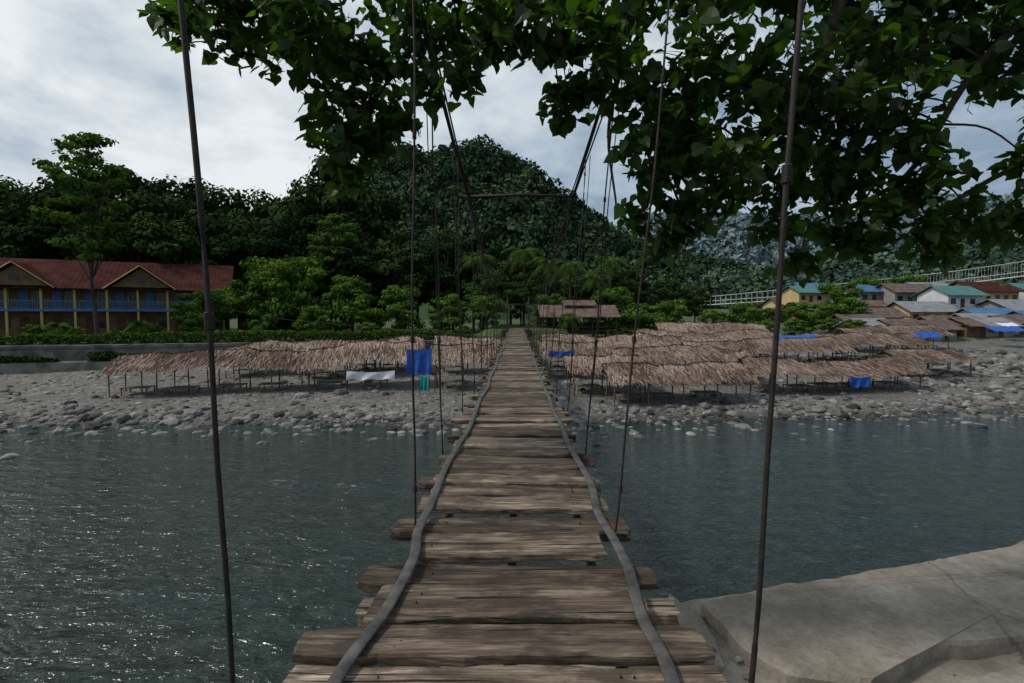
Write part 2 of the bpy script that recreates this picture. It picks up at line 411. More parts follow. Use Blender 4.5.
for (a,b_,l,r,dz),tq in zip(near,tn_): plank(a,b_,l,r,dz=dz,tint=tq)
y=4.31
while y<YE+1:
    w=random.uniform(.17,.31)
    gap=random.uniform(.012,.036)
    l=random.uniform(.60,.70); r=random.uniform(.60,.71)
    if random.random()<.16: l+=.13;r+=.1
    plank(y,y+w,-l,r,dz=random.uniform(-.014,.010)); y+=w+gap
g.obj('deck_planks',M['wood'],bridge,smooth=False)
g=Geo()
by=[-1.0,.2,1.3,2.56,3.56,4.55,5.35,6.3,7.4]+[8.5+1.05*i for i in range(45)]
for yb in by:
    plank(yb-.07,yb+.09,-random.uniform(.76,.87),random.uniform(.76,.87),.08,-.065,g)
for sx in (-.5,0,.5):
    tube(g,[(sx,-3,DZ-.17),(sx,27,DZ-.17),(sx,YE,DZ-.17)],.03,8)
g.obj('cross_beams',M['wood'],bridge)
g=Geo()
def strip(xs_ys):
    P=smoothpath([(x,y,deckz(y)+.024+.006*math.sin(y*7)) for x,y in xs_ys],10)
    tube(g,P,.031,10,flat=.26)
L=[(-.62,-2),(-.70,1.2),(-.665,1.95),(-.60,2.4),(-.57,2.9),(-.62,3.3),(-.61,3.8),(-.63,4.6),(-.60,5.6),(-.57,6.3),(-.58,7.5)]
R=[(.62,-2),(.60,1.2),(.635,2.0),(.62,2.35),(.65,2.8),(.64,3.2),(.61,3.6),(.65,4.2),(.63,4.7),(.59,5.5),(.6,6.5),(.57,7.6)]
for k in range(34):
    L.append((-.575+random.uniform(-.03,.03),8.8+k*1.37)); R.append((.575+random.uniform(-.03,.03),8.9+k*1.37))
strip(L);strip(R)
g.obj('rubber_strips',M['rubber'],bridge,smooth=True)
g=Geo()
for a,b_,l,r,dz in near:
    for sx in (-.5,-.47,.5,.46):
        yy=(a+b_)/2+random.uniform(-.06,.06); sx+=random.uniform(-.03,.03)
        tube(g,[(sx,yy,deckz(yy)+dz-.01),(sx,yy,deckz(yy)+dz+.006)],.004,6)
g.obj('nails',M['wire'],bridge)
def cab(y):
    s_=((27-y)/27)**2
    z=CAMZ+.45+(.0050 if y<27 else .0018)*(27-y)**2
    return (-(.72+.24*s_),.80+.46*s_,z)
g=Geo()
for j,(dx,dzz) in enumerate(((0,0),(.06,-.07),(-.05,.05))):
    for side in (0,1):
        P=[]
        for i in range(61):
            yy=-2.5+i*(YE+2.5)/60; c=cab(yy); P.append((c[side]+dx*(1+.6*math.sin(yy*.4+j)),yy,c[2]+dzz*(1+1.5*math.sin(yy*.23+j*2))))
        P.append((c[side]*1.3,YE+10,4.6)); 
        tube(g,P,.018 if j==0 else .011,6)
g.obj('main_cables',M['wire'],bridge,smooth=True)
g=Geo()
def wrap(c,r=.011,h=.045,n=9):
    P=[]
    for k in range(n*6):
        q=k*1.05; P.append((c[0]+math.cos(q)*r,c[1]+math.sin(q)*r,c[2]-h/2+h*k/(n*6)))
    tube(g,P,.004,5)
k=0; yy=1.34
while yy<YE-1:
    c=cab(yy)
    for side in (0,1):
        sx=-1 if side==0 else 1
        b0=Vector((sx*(.70 if k<2 else .78),yy,DZ-.12)); t0=Vector((c[side],yy+random.uniform(-.1,.1),c[2]))
        if k==0: b0.x=(-.735 if side==0 else .63); t0.x=(-.905 if side==0 else .91)
        if k==1: b0.x=(-.665 if side==0 else .70); t0.x=(-.66 if side==0 else 1.12)
        P=[]; nn=14 ; amp=.014 if k<3 else .02
        for i in range(nn+1):
            u=i/nn; q=b0.lerp(t0,u)
            q.x+=amp*math.sin(u*9+k*2+side)*math.sin(u*math.pi)+random.uniform(-.003,.003)
            q.y+=random.uniform(-.005,.005); P.append(q)
        tube(g,smoothpath(P,3),.0078,6)
        if k%3!=1 and k>1: tube(g,[p+Vector((.07*sx*(i/nn),.03,0)) for i,p in enumerate(P)],.006,5)
        for u in (.30,.64,.97,.06):
            wrap(P[min(nn,max(0,int(round((u+random.uniform(-.05,.05))*nn))))])
    k+=1; yy+=2.08+random.uniform(-.08,.08)
g.obj('hangers',M['wire'],bridge,smooth=True)
g=Geo()
for yb in (9.0,24,40):
    c=cab(yb); tube(g,[(c[0]-.08,yb,c[2]-.02),((c[0]+c[1])/2,yb,c[2]+.01),(c[1]+.08,yb,c[2]-.02)],.024 if yb<10 else .018,8)
for sx in (-.82,.82):
    P=[(sx+.03*math.sin(i),i*1.1,DZ+.55+.08*math.sin(i*.7)) for i in range(9,50)]
    tube(g,P,.006,5)
tube(g,smoothpath([(-43,62,9.6),(-26,50,6.6),(-12,38,5.7),(-.8,27,5.3)],8),.014,5)
tube(g,smoothpath([(-14,56,5.0),(-8,40,5.0),(-.8,20,5.4)],8),.012,5)
tube(g,smoothpath([(16,57,5.0),(9,44,5.3),(.8,26,5.3)],8),.012,5)
g.obj('spreader_bars_and_guy_wires',M['wire'],bridge,smooth=True)
g=Geo()
for yt,zb in ((YE+.4,1.5),(-2.8,2.4)):
    c=cab(yt)
    for x in (c[0],c[1]): tube(g,[(x,yt,zb),(x,yt,c[2]+.1)],.06,8)
    box(g,-1.6,1.6,yt-.1,yt+.6,zb-.5,DZ-.22)
g.obj('cable_posts',M['tower'],bridge)

# ------------------------------------------------------------ thatched shelters
def shelter(x0,y0,x1,y1,ze,rise=1.0,dep=3.0,posts=True,back=1.0):
    root=empty('thatched_shelter',(x0,y0,0),math.atan2(y1-y0,x1-x0)); Ln=math.hypot(x1-x0,y1-y0)
    sd=random.uniform(0,99); tb=random.uniform(-.2,.12)
    def sag(x): return float(vn(x*.25+sd,1,4)-.5)*.6+float(vn(x*1.1+sd,7,4)-.5)*.24
    g=Geo()
    n=max(6,int(Ln/.5)); 
    V=[];
    for i in range(n+1):
        x=Ln*i/n; s_=sag(x)
        for yy,zz in ((0,ze),(dep*.35,ze+rise*.5),(dep*.72,ze+rise),(dep*.72+back,ze+rise*.35)):
            V.append((x,yy,zz+s_-.04))
    F=[(i*4+j,(i+1)*4+j,(i+1)*4+j+1,i*4+j+1) for i in range(n) for j in range(3)]
    g.add(V,F,0,.25)
    P=[];ZZ=[];YY=[];SS=[]
    sl=math.hypot(dep*.72,rise)
    dirv=np.array([0,-dep*.72,-rise])/sl
    for r in range(9):
        u=r/8*.98
        for x in np.arange(-.15,Ln+.15,.075):
            xx=x+random.uniform(-.05,.05); uu=u+random.uniform(-.05,.05)
            yy=dep*.72*uu; zz=ze+rise*uu+sag(xx)+random.uniform(-.01,.07)
            P.append((xx,yy,zz)); ZZ.append((random.uniform(-.4,.4),-rise+random.uniform(-.35,.35),dep*.72)); YY.append(dirv+np.array([random.uniform(-.3,.3),0,random.uniform(-.14,.06)])); SS.append(random.uniform(.45,.85) if r else random.uniform(.2,.68))
    for x in np.arange(-.1,Ln+.1,.09):
        P.append((x,dep*.72,ze+rise+sag(x)+.06)); ZZ.append((random.uniform(-.3,.3),.6,1)); YY.append(np.array([random.uniform(-.3,.3),1,-.6])); SS.append(random.uniform(.5,.9))
    P=np.array(P);T=[(-.06,-.1,0),(.06,-.1,0),(.045,.95,.0),(-.02,1.05,0)]
    tn=np.clip(.50+tb+ .28*rng.normal(size=len(P))+ .7*(vn(P[:,0]*.5+sd,P[:,1],8)-.5),0,1)
    place(g,T,[(0,1,2,3)],P,np.array(ZZ),np.array(YY),np.array(SS),0,tn)
    g.obj('thatch_roof',M['thatch'],root)
    g=Geo(); rz=root.rotation_euler.z
    def gz(x,y):
        X_=x0+x*math.cos(rz)-y*math.sin(rz);Y_=y0+x*math.sin(rz)+y*math.cos(rz); return float(height(np.array(X_),np.array(Y_)))
    for i in range(int(Ln/2.2)+1):
        x=.2+i*(Ln-.4)/max(1,int(Ln/2.2))
        for yy,zt in ((.25,ze+rise*.1),(dep*.72,ze+rise-.1)):
            tube(g,[(x+random.uniform(-.08,.08),yy,gz(x,yy)-.2),(x,yy,zt+sag(x)-.02)],.05,6)
    tube(g,[(0,.25,ze+.0+sag(0)),(Ln/2,.25,ze+sag(Ln/2)-.02),(Ln,.25,ze+sag(Ln))],.035,6)
    x=.6
    while x<Ln-2.2:
        z=gz(x+1,1.5)+.45; box(g,x,x+1.8,.7,1.9,z,z+.05)
        for a in (.05,1.7):
            for b_ in (.75,1.8): box(g,x+a,x+a+.06,b_,b_+.06,z-.7,z-.002)
        x+=random.uniform(2.1,3.4)
    g.obj('bamboo_frame',M['post'],root); return root
SH=[(-28.8,35.2,-15.5,37.0,2.75,1.0),(-15.3,36.8,-7.6,38.5,2.95,1.15),(-25,43,-19,44,3.0,.9),(-6.2,37.5,-1.7,38,2.9,1.1),(-7,44,-1.5,44.5,3.3,1.1),
 (6.3,33.3,16.0,34.2,1.98,.95),(3.9,36.2,9.5,36.8,2.45,1.0),(17.5,37.0,31.5,39.5,2.2,.9),(8.2,40.0,19.5,41.5,2.75,1.0),
 (15.8,45.5,31,47.5,3.1,1.0),(2.6,47,16,47.6,3.5,1.0),(13,53,29,54.5,3.75,1.0),(30,52,44,55,3.4,1.0),(2.2,42.3,7.4,42.8,3.1,1.1),
 (33.5,44,41,46,2.7,.8),(40,61,54,64,3.9,1.1),(17,59.5,30,60.5,4.4,1.2),(-15,45,-8.5,46.5,3.4,.9),(-18,41.5,-10,43,3.2,.9)]
for s_ in SH: shelter(*s_)

def cloth(name,mat,P0,P1,ztop,zbot,wav=.12,dy=0):
    g=Geo(); n=20;m=10;V=[]
    for j in range(m+1):
        for i in range(n+1):
            u=i/n;v=j/m
            x=P0[0]+(P1[0]-P0[0])*u; y=P0[1]+(P1[1]-P0[1])*u - wav*math.sin(u*14+v*2)*v - dy*v
            V.append((x,y,ztop+(zbot-ztop)*v-.12*math.sin(u*math.pi)*(1-v)+.06*math.sin(u*17)*v))
    F=[(j*(n+1)+i,j*(n+1)+i+1,(j+1)*(n+1)+i+1,(j+1)*(n+1)+i) for j in range(m) for i in range(n)]
    g.add(V,F); return g.obj(name,mat,smooth=True)
cloth('blue_tarp',M['tarp'],(-7.9,36.6),(-6.1,36.7),4.1,2.2)
cloth('white_cloth',M['cloth'],(-11.9,35.6),(-8.6,35.9),2.6,1.95)
cloth('teal_towel',M['teal'],(-6.75,35.6),(-6.15,35.6),2.3,1.2)
g=Geo(); tube(g,[(-6.8,35.62,.3),(-6.8,35.62,2.4),(-6.1,35.62,2.36),(-6.1,35.62,.3)],.03,6); g.obj('drying_rack',M['post'])
cloth('blue_tarp',M['tarp'],(25.0,50.6),(29.6,51.1),4.6,4.1,.05,1.6); cloth('blue_tarp',M['tarp'],(64,71),(69.5,72),5.0,4.3,.05,2); cloth('blue_tarp',M['tarp'],(2.6,42.2),(4.8,42.3),3.6,3.0)
cloth('white_cloth',M['cloth'],(71,77),(74,77.3),5.4,4.9,.05,1.5); cloth('blue_tarp',M['tarp'],(12.5,39.7),(14,39.9),2.7,1.9); cloth('blue_tarp',M['tarp'],(46,60),(49,60.3),4.6,3.9,.05,1); cloth('blue_tarp',M['tarp'],(24,36.9),(25.6,37.1),2.1,1.3)

# ------------------------------------------------------------ retaining wall + hedges
g=Geo(); V=[];n=160
for i in range(n+1):
    x=-75+i*(71.5)/n; y=float(yl(np.array(x)));nz=random.uniform(-.02,.02)
    for yy,zz in ((-1.3,.2),(-1.0,2.25),(-.1,2.35),(-.05,3.45),(-.16,3.47),(-.16,3.75),(.45,3.77),(.5,2.5)):
        V.append((x,y+yy+random.uniform(-.02,.02),zz+nz))
F=[(i*8+j,(i+1)*8+j,(i+1)*8+j+1,i*8+j+1) for i in range(n) for j in range(7)]
g.add(V,F)
g.obj('stone_retaining_wall',M['wallstone'])
g=Geo()
n=16000; x=rng.uniform(-70,-5,n); y=yl(x)+1.2+rng.uniform(-.35,.35,n); P=np.stack([x,y,4.0+rng.random(n)*(.65+.35*vn(x*.5,x*0,1))],1)
place(g,CARD4,CARD4F,P,rdir(n)+np.array([0,-.3,.6]),rdir(n),rng.uniform(.6,1.2,n)*.22,0,rng.random(n)); g.obj('clipped_hedge',M['bright'])
g=Geo()
x=rng.uniform(-70,-5,14000); x=x[vn(x*.35,x*0,9)>.40]; n=len(x); y=yl(x)-.55+rng.uniform(-.4,.2,n); P=np.stack([x,y,2.2+rng.random(n)*(.2+.9*vn(x*.8,x*0,5))],1)
place(g,CARD4,CARD4F,P,rdir(n)+np.array([0,-.3,.6]),rdir(n),rng.uniform(.6,1.2,n)*.24,0,rng.random(n)); g.obj('wall_creepers',M['jungle'])

# ------------------------------------------------------------ trees
def tree_mesh(name,seed,h,R,leafmat,ncl=30,cards=110,cs=.5,crown0=.35,flat=.8,tr=.35,blob=.33):
    random.seed(seed)
    g=Geo()
    zc=h*(crown0+1)/2; rz=h*(1-crown0)/2
    tp=[(0,0,-1)]; x=y=0
    for i in range(1,7):
        x+=random.uniform(-.3,.3)*h/20;y+=random.uniform(-.3,.3)*h/20; tp.append((x,y,h*.8*i/6))
    tube(g,tp,[tr*(1-.13*i) for i in range(7)],8,1)
    for i in range(ncl):
        while True:
            p=np.array([random.uniform(-1,1) for _ in range(3)])
            if .35<np.linalg.norm(p)<1: break
        p*=.85
        c=np.array([x*.5+p[0]*R*(1-.25*max(0,p[2])),y*.5+p[1]*R,zc+p[2]*rz])
        br=R*blob*random.uniform(.6,1.15)
        q=tp[min(6,max(2,int((c[2]/h)*6)))]
        tube(g,[q,((q[0]+c[0])/2,(q[1]+c[1])/2,(q[2]+c[2])/2+.1*R),tuple(c)],[tr*.3,tr*.2,tr*.08],5,1)
        n=cards; d=rdir(n); rad=br*(.5+.65*rng.random((n,1)))
        P=c+d*rad*np.array([1.15,1.15,flat])
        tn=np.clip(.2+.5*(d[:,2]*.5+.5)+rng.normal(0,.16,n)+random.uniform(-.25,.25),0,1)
        place(g,CARD,CARDF,P,d+.6*rdir(n)+np.array([0,0,.4]),rdir(n),rng.uniform(.5,1.25,n)*cs,0,tn)
    return g.mesh(name,[leafmat,M['bark']])
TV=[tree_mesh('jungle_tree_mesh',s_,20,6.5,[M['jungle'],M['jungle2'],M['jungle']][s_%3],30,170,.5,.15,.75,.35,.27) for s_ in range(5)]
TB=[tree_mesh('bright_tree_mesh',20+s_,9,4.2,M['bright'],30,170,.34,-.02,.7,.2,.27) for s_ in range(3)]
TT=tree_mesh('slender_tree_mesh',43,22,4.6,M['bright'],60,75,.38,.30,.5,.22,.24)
random.seed(11)
def gh(x,y): return float(height(np.array(float(x)),np.array(float(y))))
def putree(me,x,y,h,base,name,wsc=1):
    s_=h/base; mkobj(name,me,None,(x,y,gh(x,y)-.2),(0,0,random.uniform(0,6.28)),(s_*wsc,s_*wsc,s_))
for i in range(16):
    x=-92+i*5.8+random.uniform(-1.5,1.5); putree(random.choice(TV),x,86+random.uniform(-3,4),(random.uniform(23,31) if x<-20 else random.uniform(16,19)),20,'jungle_tree',.85)
for i in range(13):
    x=-68+i*4.9+random.uniform(-1.5,1.5); putree(random.choice(TV),x,74+random.uniform(-2,3),random.uniform(16,24.5) if x<-20 else random.uniform(12,15),20,'jungle_tree',1.0)
for x,y,h in ((-10,72,14),(-5,78,13),(-1,84,12),(4,80,11),(9,85,11),(14,82,10.5),(18,88,12),(-16,69,15),(-22,68,14),(23,90,10),(28,95,10),(0.5,70,8),(-4,66,8),(34,98,9)):
    putree(random.choice(TV),x,y,h,20,'jungle_tree',1.15)
for x,y,h in ((-33,64,8.5),(-27,63,10.5),(-20,62,8),(-14,62,7),(-30,67,12),(-8,60.5,5.5),(12.5,68,8),(16,66,6.5),(21,70,6),(26,68,4.8),(31,71,5.5),(36,74,5),(43,78,6),(50,82,5.5),(57,88,6),(13,63,5),(38,70,3.5),(48,73,3.5),(62,100,9),(75,112,9),(88,118,10),(100,110,8),(-17,59.5,4),(-23,58,4),(-37,60,6.5),(-3.5,62,5),(4,65,5)):
    putree(random.choice(TB),x,y,h,9,'bright_green_tree',1.15 if h<7 else 1)
putree(TT,-44.5,54,23,22,'slender_tree'); putree(TT,-24,68,17,22,'slender_tree')
for x,y,h in ((-50,52.5,1.8),(-46,53,1.5),(-54,51,1.9),(-40,56,1.8),(-36,57.5,1.4)):
    putree(TB[0],x,y,h,9,'garden_shrub',1.3)
def palm_mesh(name,seed,h,fl=3.2):
    random.seed(seed); g=Geo()
    P=smoothpath([(0,0,-.5),(.3,.1,h*.4),(.5,.2,h*.8),(.4,.3,h)],5); tube(g,P,[.2-.08*i/len(P) for i in range(len(P))],8,1)
    top=Vector(P[-1])
    for k in range(20):
        az=k*2.4; el=random.uniform(-.3,1.1); ln=fl*random.uniform(.8,1.1); pts=[]
        for i in range(9):
            u=i/8; r=ln*u*math.cos(el*(1-u*.2)); z=ln*u*math.sin(el)-1.6*u*u*fl*.45
            pts.append(top+Vector((math.cos(az)*r,math.sin(az)*r,z)))
        tube(g,pts,[.03-.003*i for i in range(9)],4,1)
        for i in range(1,9):
            for q in (0,.33,.66):
                a=pts[i-1].lerp(pts[i],q); d=(pts[i]-pts[i-1]).normalized(); sd=d.cross(Vector((0,0,1))).normalized()
                for sg in (-1,1):
                    e=a+sd*sg*.75*math.sin(.35+2.6*((i+q)/9.5))+d*.3+Vector((0,0,-.32))
                    w=d*.05; g.add([a-w,a+w,e],[(0,1,2)],0,random.random()*.6)
    return g.mesh(name,[M['bright'],M['bark']])
PM=palm_mesh('palm_mesh',3,10,3.4); PS=palm_mesh('small_palm_mesh',5,1.6,1.8)
for x,y,s_ in ((4,68,.85),(7.5,72,1.0),(10.5,70,.8),(1,76,1.1),(14,76,1.1),(-6,70,1.0)): mkobj('palm_tree',PM,None,(x,y,gh(x,y)),(0,0,x),(s_,)*3)
for x,y,s_ in ((-41,56,.9),(-48,53.5,.8),(-30,60,.9),(5.5,57.5,.9)): mkobj('small_palm',PS,None,(x,y,gh(x,y)),(0,0,x),(s_,)*3)

# ------------------------------------------------------------ hills
def hill(name,prof,y0,wid,xr,leafmat,ncrown,cards,cr,cs,step,rough=.28):
    f=lambda x,y:(np.interp(x,prof[0],prof[1])*(1-.5*rough+rough*fbm(x*.025+3,y*.025,6)))*np.exp(-((y-y0)/wid)**2)-2
    X,Y=np.meshgrid(np.arange(xr[0],xr[1],step),np.arange(y0-2*wid,y0+1.6*wid,step))
    g=Geo(); gridmesh(g,X,Y,f(X,Y)); g.obj(name,leafmat,smooth=True)
    g=Geo()
    x=rng.uniform(xr[0],xr[1],ncrown);y=rng.uniform(y0-1.3*wid,y0+.15*wid,ncrown); z=f(x,y)
    k=z>3; x,y,z=x[k],y[k],z[k]; n=len(x); R=cr*np.clip(rng.lognormal(-.1,.45,n),.35,1.8)
    c=np.repeat(np.stack([x,y,z+R*.4],1),cards,0); Rr=np.repeat(R,cards)[:,None]; d=rdir(n*cards); d[:,2]=np.abs(d[:,2])*1.1-.25
    P=c+d*Rr*(.75+.3*rng.random((n*cards,1)))
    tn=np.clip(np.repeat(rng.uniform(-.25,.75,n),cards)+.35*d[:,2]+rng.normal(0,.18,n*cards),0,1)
    place(g,CARD4,CARD4F,P,d+.8*rdir(n*cards),rdir(n*cards),np.repeat((R/cr)**.5,cards)*cs*rng.uniform(.6,1.3,n*cards),0,tn)
    g.obj(name.replace('hill','hill_forest'),leafmat)
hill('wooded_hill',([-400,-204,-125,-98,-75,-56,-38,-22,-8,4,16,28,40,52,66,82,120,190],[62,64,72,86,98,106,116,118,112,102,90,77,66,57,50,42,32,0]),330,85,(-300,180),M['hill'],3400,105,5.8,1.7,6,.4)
hill('haze_tinted_hill',([-100,60,120,200,330,480,620,900,1300],[30,60,100,112,104,124,136,160,130]),620,150,(-60,900),M['farhill'],4200,40,10,4.2,16)
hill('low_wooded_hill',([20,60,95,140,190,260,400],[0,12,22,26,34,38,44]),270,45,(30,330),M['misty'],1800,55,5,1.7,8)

# ------------------------------------------------------------ hotel
H=empty('two_storey_hotel',(-68,52.5,4.05),math.radians(26))
W=33;D=9
gw=Geo();gb=Geo();gd=Geo();gr=Geo();gg_=Geo();gc_=Geo();gy=Geo()
box(gw,0,W,0,D,0,5.8)
box(gc_,-.2,W+.2,-1.9,-.003,2.9,3.12); box(gc_,-.3,W+.3,-2.1,-.004,-.6,.12)
for i in range(12):
    x=i*3.0
    box(gy,x-.11,x+.11,-1.85,-1.67,.12,2.9); box(gy,x-.11,x+.11,-1.85,-1.67,3.12,5.495)
for i in range(11):
    x=i*3.0
    for z in (.15,3.15):
        mm=gb if z>1 else gd
        box(mm,x+.5,x+1.35,-.07,-.003,z,z+2.1); box(gg_,x+1.75,x+2.6,-.05,-.003,z+.8,z+2.0)
        tr_=gy if z>1 else gd
        for a,b_,c_,d_ in ((1.68,1.75,.73,2.07),(2.6,2.67,.73,2.07)): box(tr_,x+a,x+b_,-.08,-.003,z+c_,z+d_)
        box(tr_,x+1.75,x+2.6,-.08,-.003,z+.73,z+.8); box(tr_,x+1.75,x+2.6,-.08,-.003,z+2.0,z+2.07); box(tr_,x+2.15,x+2.2,-.08,-.051,z+.8,z+2.0)
box(gb,-.1,W+.1,-1.80,-1.74,4.05,4.14); box(gb,-.1,W+.1,-1.80,-1.74,3.20,3.28)
for i in range(int(W/.22)): box(gb,i*.22+.12,i*.22+.19,-1.79,-1.75,3.28,4.05)
box(gb,-.1,W+.1,-1.93,-1.903,2.88,3.14); box(gy,-.1,W+.1,-1.9,-1.65,5.5,5.68)
def roof(g,x0,x1,y0,y1,ze,zr,axis='x',t=.1):
    if axis=='x':
        ym=(y0+y1)/2
        for a,b_ in ((y0,ym),(y1,ym)):
            n=int((x1-x0)/.25);V=[]
            for i in range(n+1):
                x=x0+(x1-x0)*i/n; o=.03*(i%2)
                V+= [(x,a,ze+o),(x,b_,zr+o),(x,b_,zr+o-t),(x,a,ze+o-t)]
            F=[(i*4+j,(i+1)*4+j,(i+1)*4+(j+1)%4,i*4+(j+1)%4) for i in range(n) for j in range(4)]
            F+=[(0,1,2,3),(n*4+3,n*4+2,n*4+1,n*4)]
            g.add(V,F)
    else:
        xm=(x0+x1)/2
        for a,b_ in ((x0,xm),(x1,xm)):
            V=[(a,y0,ze),(b_,y0,zr),(b_,y0,zr-t),(a,y0,ze-t),(a,y1,ze),(b_,y1,zr),(b_,y1,zr-t),(a,y1,ze-t)]
            g.add(V,[(0,1,2,3),(7,6,5,4),(0,4,5,1),(1,5,6,2),(2,6,7,3),(3,7,4,0)])
roof(gr,-1,W+1,-2.4,D+1,5.5,9.2)
for xc in (13,24.5): 
    roof(gr,xc-3.6,xc+3.6,-3.0,3.2,5.6,8.35,'y'); gw.add([(xc-2.9,-2.5,5.75),(xc+2.9,-2.5,5.75),(xc,-2.5,8.0),(xc-2.9,-2.3,5.75),(xc+2.9,-2.3,5.75),(xc,-2.3,8.0)],[(0,1,2),(5,4,3),(0,3,4,1)])
    box(gg_,xc-.45,xc+.45,-2.54,-2.502,6.3,7.0)
    for sg in (-1,1): tube(gy,[(xc+sg*3.55,-3.02,5.52),(xc,-3.02,8.27)],.07,4)
gw.add([(0,0,5.8),(0,D,5.8),(0,D/2-.7,8.6)],[(0,1,2)]); gw.add([(W,0,5.8),(W,D,5.8),(W,D/2-.7,8.6)],[(0,1,2)])
gw.obj('walls',M['hotelwall'],H);gb.obj('blue_doors_and_railings',M['bluep'],H);gd.obj('brown_trim_and_doors',M['door'],H);gy.obj('yellow_posts',M['yellow'],H);gr.obj('roof',M['maroon'],H);gg_.obj('windows',M['dglass'],H);gc_.obj('balcony_slab',M['concrete'],H)
g=Geo(); roof(g,W+.9,W+9.6,0,7,2.6,4.4); g.obj('annex_roof',M['rustroof'],H)
g=Geo(); box(g,W+1.4,W+9,1,6,0,2.6); g.obj('annex_walls',M['door'],H)

Pv=empty('tin_roof_pavilion',(2.6,60,4.6),math.radians(4))
g=Geo(); roof(g,0,9.5,-1,5,1.7,3.1); roof(g,3,7,1,3.0,3.05,3.7); g.obj('roof',M['rustroof'],Pv)
g=Geo()
for x in (.4,3.2,6.2,9.0):
    for y_ in (-.6,4.6): box(g,x-.07,x+.07,y_-.07,y_+.07,-2,1.75)
box(g,.4,9.0,4.5,4.58,-.5,1.0); box(g,.4,9,-.62,-.58,.0,.08); box(g,.4,9,-.62,-.58,.5,.58)
g.obj('timber_frame',M['tower'],Pv)

def house(x,y,w,d,h,roofm,rot,wall='cream',st=1):
    R=empty('village_house',(x,y,gh(x,y)-.3),rot); a=Geo();b_=Geo();c=Geo();e=Geo()
    box(a,0,w,0,d,-1,h*st); n=int(w/2.2)
    a.add([(0,0,h*st),(0,d,h*st),(0,d/2,h*st+d*.25)],[(0,1,2)]); a.add([(w,0,h*st),(w,d,h*st),(w,d/2,h*st+d*.25)],[(0,1,2)])
    for k in range(st):
        for i in range(max(n,2)):
            xx=.6+i*2.2
            if i==1: box(e,xx,xx+.9,-.06,-.003,k*h+.3,k*h+2.0)
            else:
                box(b_,xx,xx+1.1,-.04,-.003,k*h+1.1,k*h+1.9); box(e,xx-.08,xx+1.18,-.07,-.003,k*h+1.0,k*h+1.1); box(e,xx-.08,xx+1.18,-.07,-.003,k*h+1.9,k*h+2.0)
    roof(c,-.6,w+.6,-1.0,d+1.0,h*st-.15,h*st+d*.3)
    a.obj('walls',M[wall],R);b_.obj('windows',M['dglass'],R);c.obj('roof',M[roofm],R);e.obj('door_and_trim',M['door'],R)
HS=[(70,92,9,6,2.6,'greyroof',.1,'cream',1),(80,96,8,6,2.7,'tealroof',.2,'white',2),(88,92,10,7,2.7,'greyroof',.3,'concrete',1),(76,104,10,6,2.8,'rustroof',.1,'concrete',2),(92,104,11,7,2.8,'maroon',.2,'cream',2),(100,96,9,6,2.7,'rustroof',.4,'white',1),(64,100,7,5,2.5,'rustroof',-.1,'concrete',1),(84,84,8,5,2.3,'blueroof',.3,'concrete',1),(72,82,7,4,2.2,'greyroof',.2,'cream',1),(58,86,7,5,2.4,'rustroof',.1,'cream',1),(98,84,9,6,2.6,'greyroof',.4,'cream',1),(50,78,6,4,2.2,'rustroof',.1,'concrete',1),(106,108,9,6,2.8,'tealroof',.2,'white',2),(66,80,5,4,2.1,'rustroof',.4,'cream',1),(78,88,7,4,2.3,'blueroof',0,'cream',1),(86,110,9,6,2.8,'greyroof',.2,'white',2),(62,92,6,4,2.4,'maroon',.2,'concrete',1)]
for i in range(20):
    HS.append((56+i*3.8+random.uniform(-2,2),112+random.uniform(-8,12),random.uniform(6,10),5,2.7,random.choice(['rustroof','greyroof','blueroof','maroon','tealroof','rustroof']),random.uniform(0,.4),random.choice(['cream','concrete','white','hotelwall']),random.choice([1,2])))
for i in range(11):
    HS.append((50+i*4.4+random.uniform(-1,1),72+i*1.5+random.uniform(-1,2),random.uniform(5,7),4,2.1,random.choice(['rustroof','greyroof','rustroof']),random.uniform(.1,.4),random.choice(['hotelwall','concrete']),1))
for a in HS: house(*a)

B2=empty('distant_suspension_bridge'); g=Geo()
A=Vector((52,146,9.2)); Bv=Vector((150,120,20.0)); nn=76
dk=lambda u:A.lerp(Bv,u)+Vector((0,0,-1.5*math.sin(u*math.pi)))
cbl=lambda u:A.lerp(Bv,u)+Vector((0,0,1.8+3.2*abs(2*u-1)**2*(1 if u>.5 else .15)))
for off in (-.8,.8):
    o=Vector((.35*off,off,0))
    tube(g,[dk(i/nn)+o for i in range(nn+1)],.16,5)
    tube(g,[dk(i/nn)+o+Vector((0,0,1.1)) for i in range(nn+1)],.08,5)
    tube(g,[cbl(i/nn)+o for i in range(nn+1)],.07,5)
    for i in range(nn+1): tube(g,[dk(i/nn)+o,cbl(i/nn)+o],.025,4)
tube(g,[dk(i/nn) for i in range(nn+1)],.6,6,flat=.2)
c=A.lerp(Bv,1)
for off in (-1,1): tube(g,[c+Vector((.35*off,off,-12)),c+Vector((.35*off,off,5.2))],.22,6)
g.obj('deck_cables_and_towers',M['white'],B2)

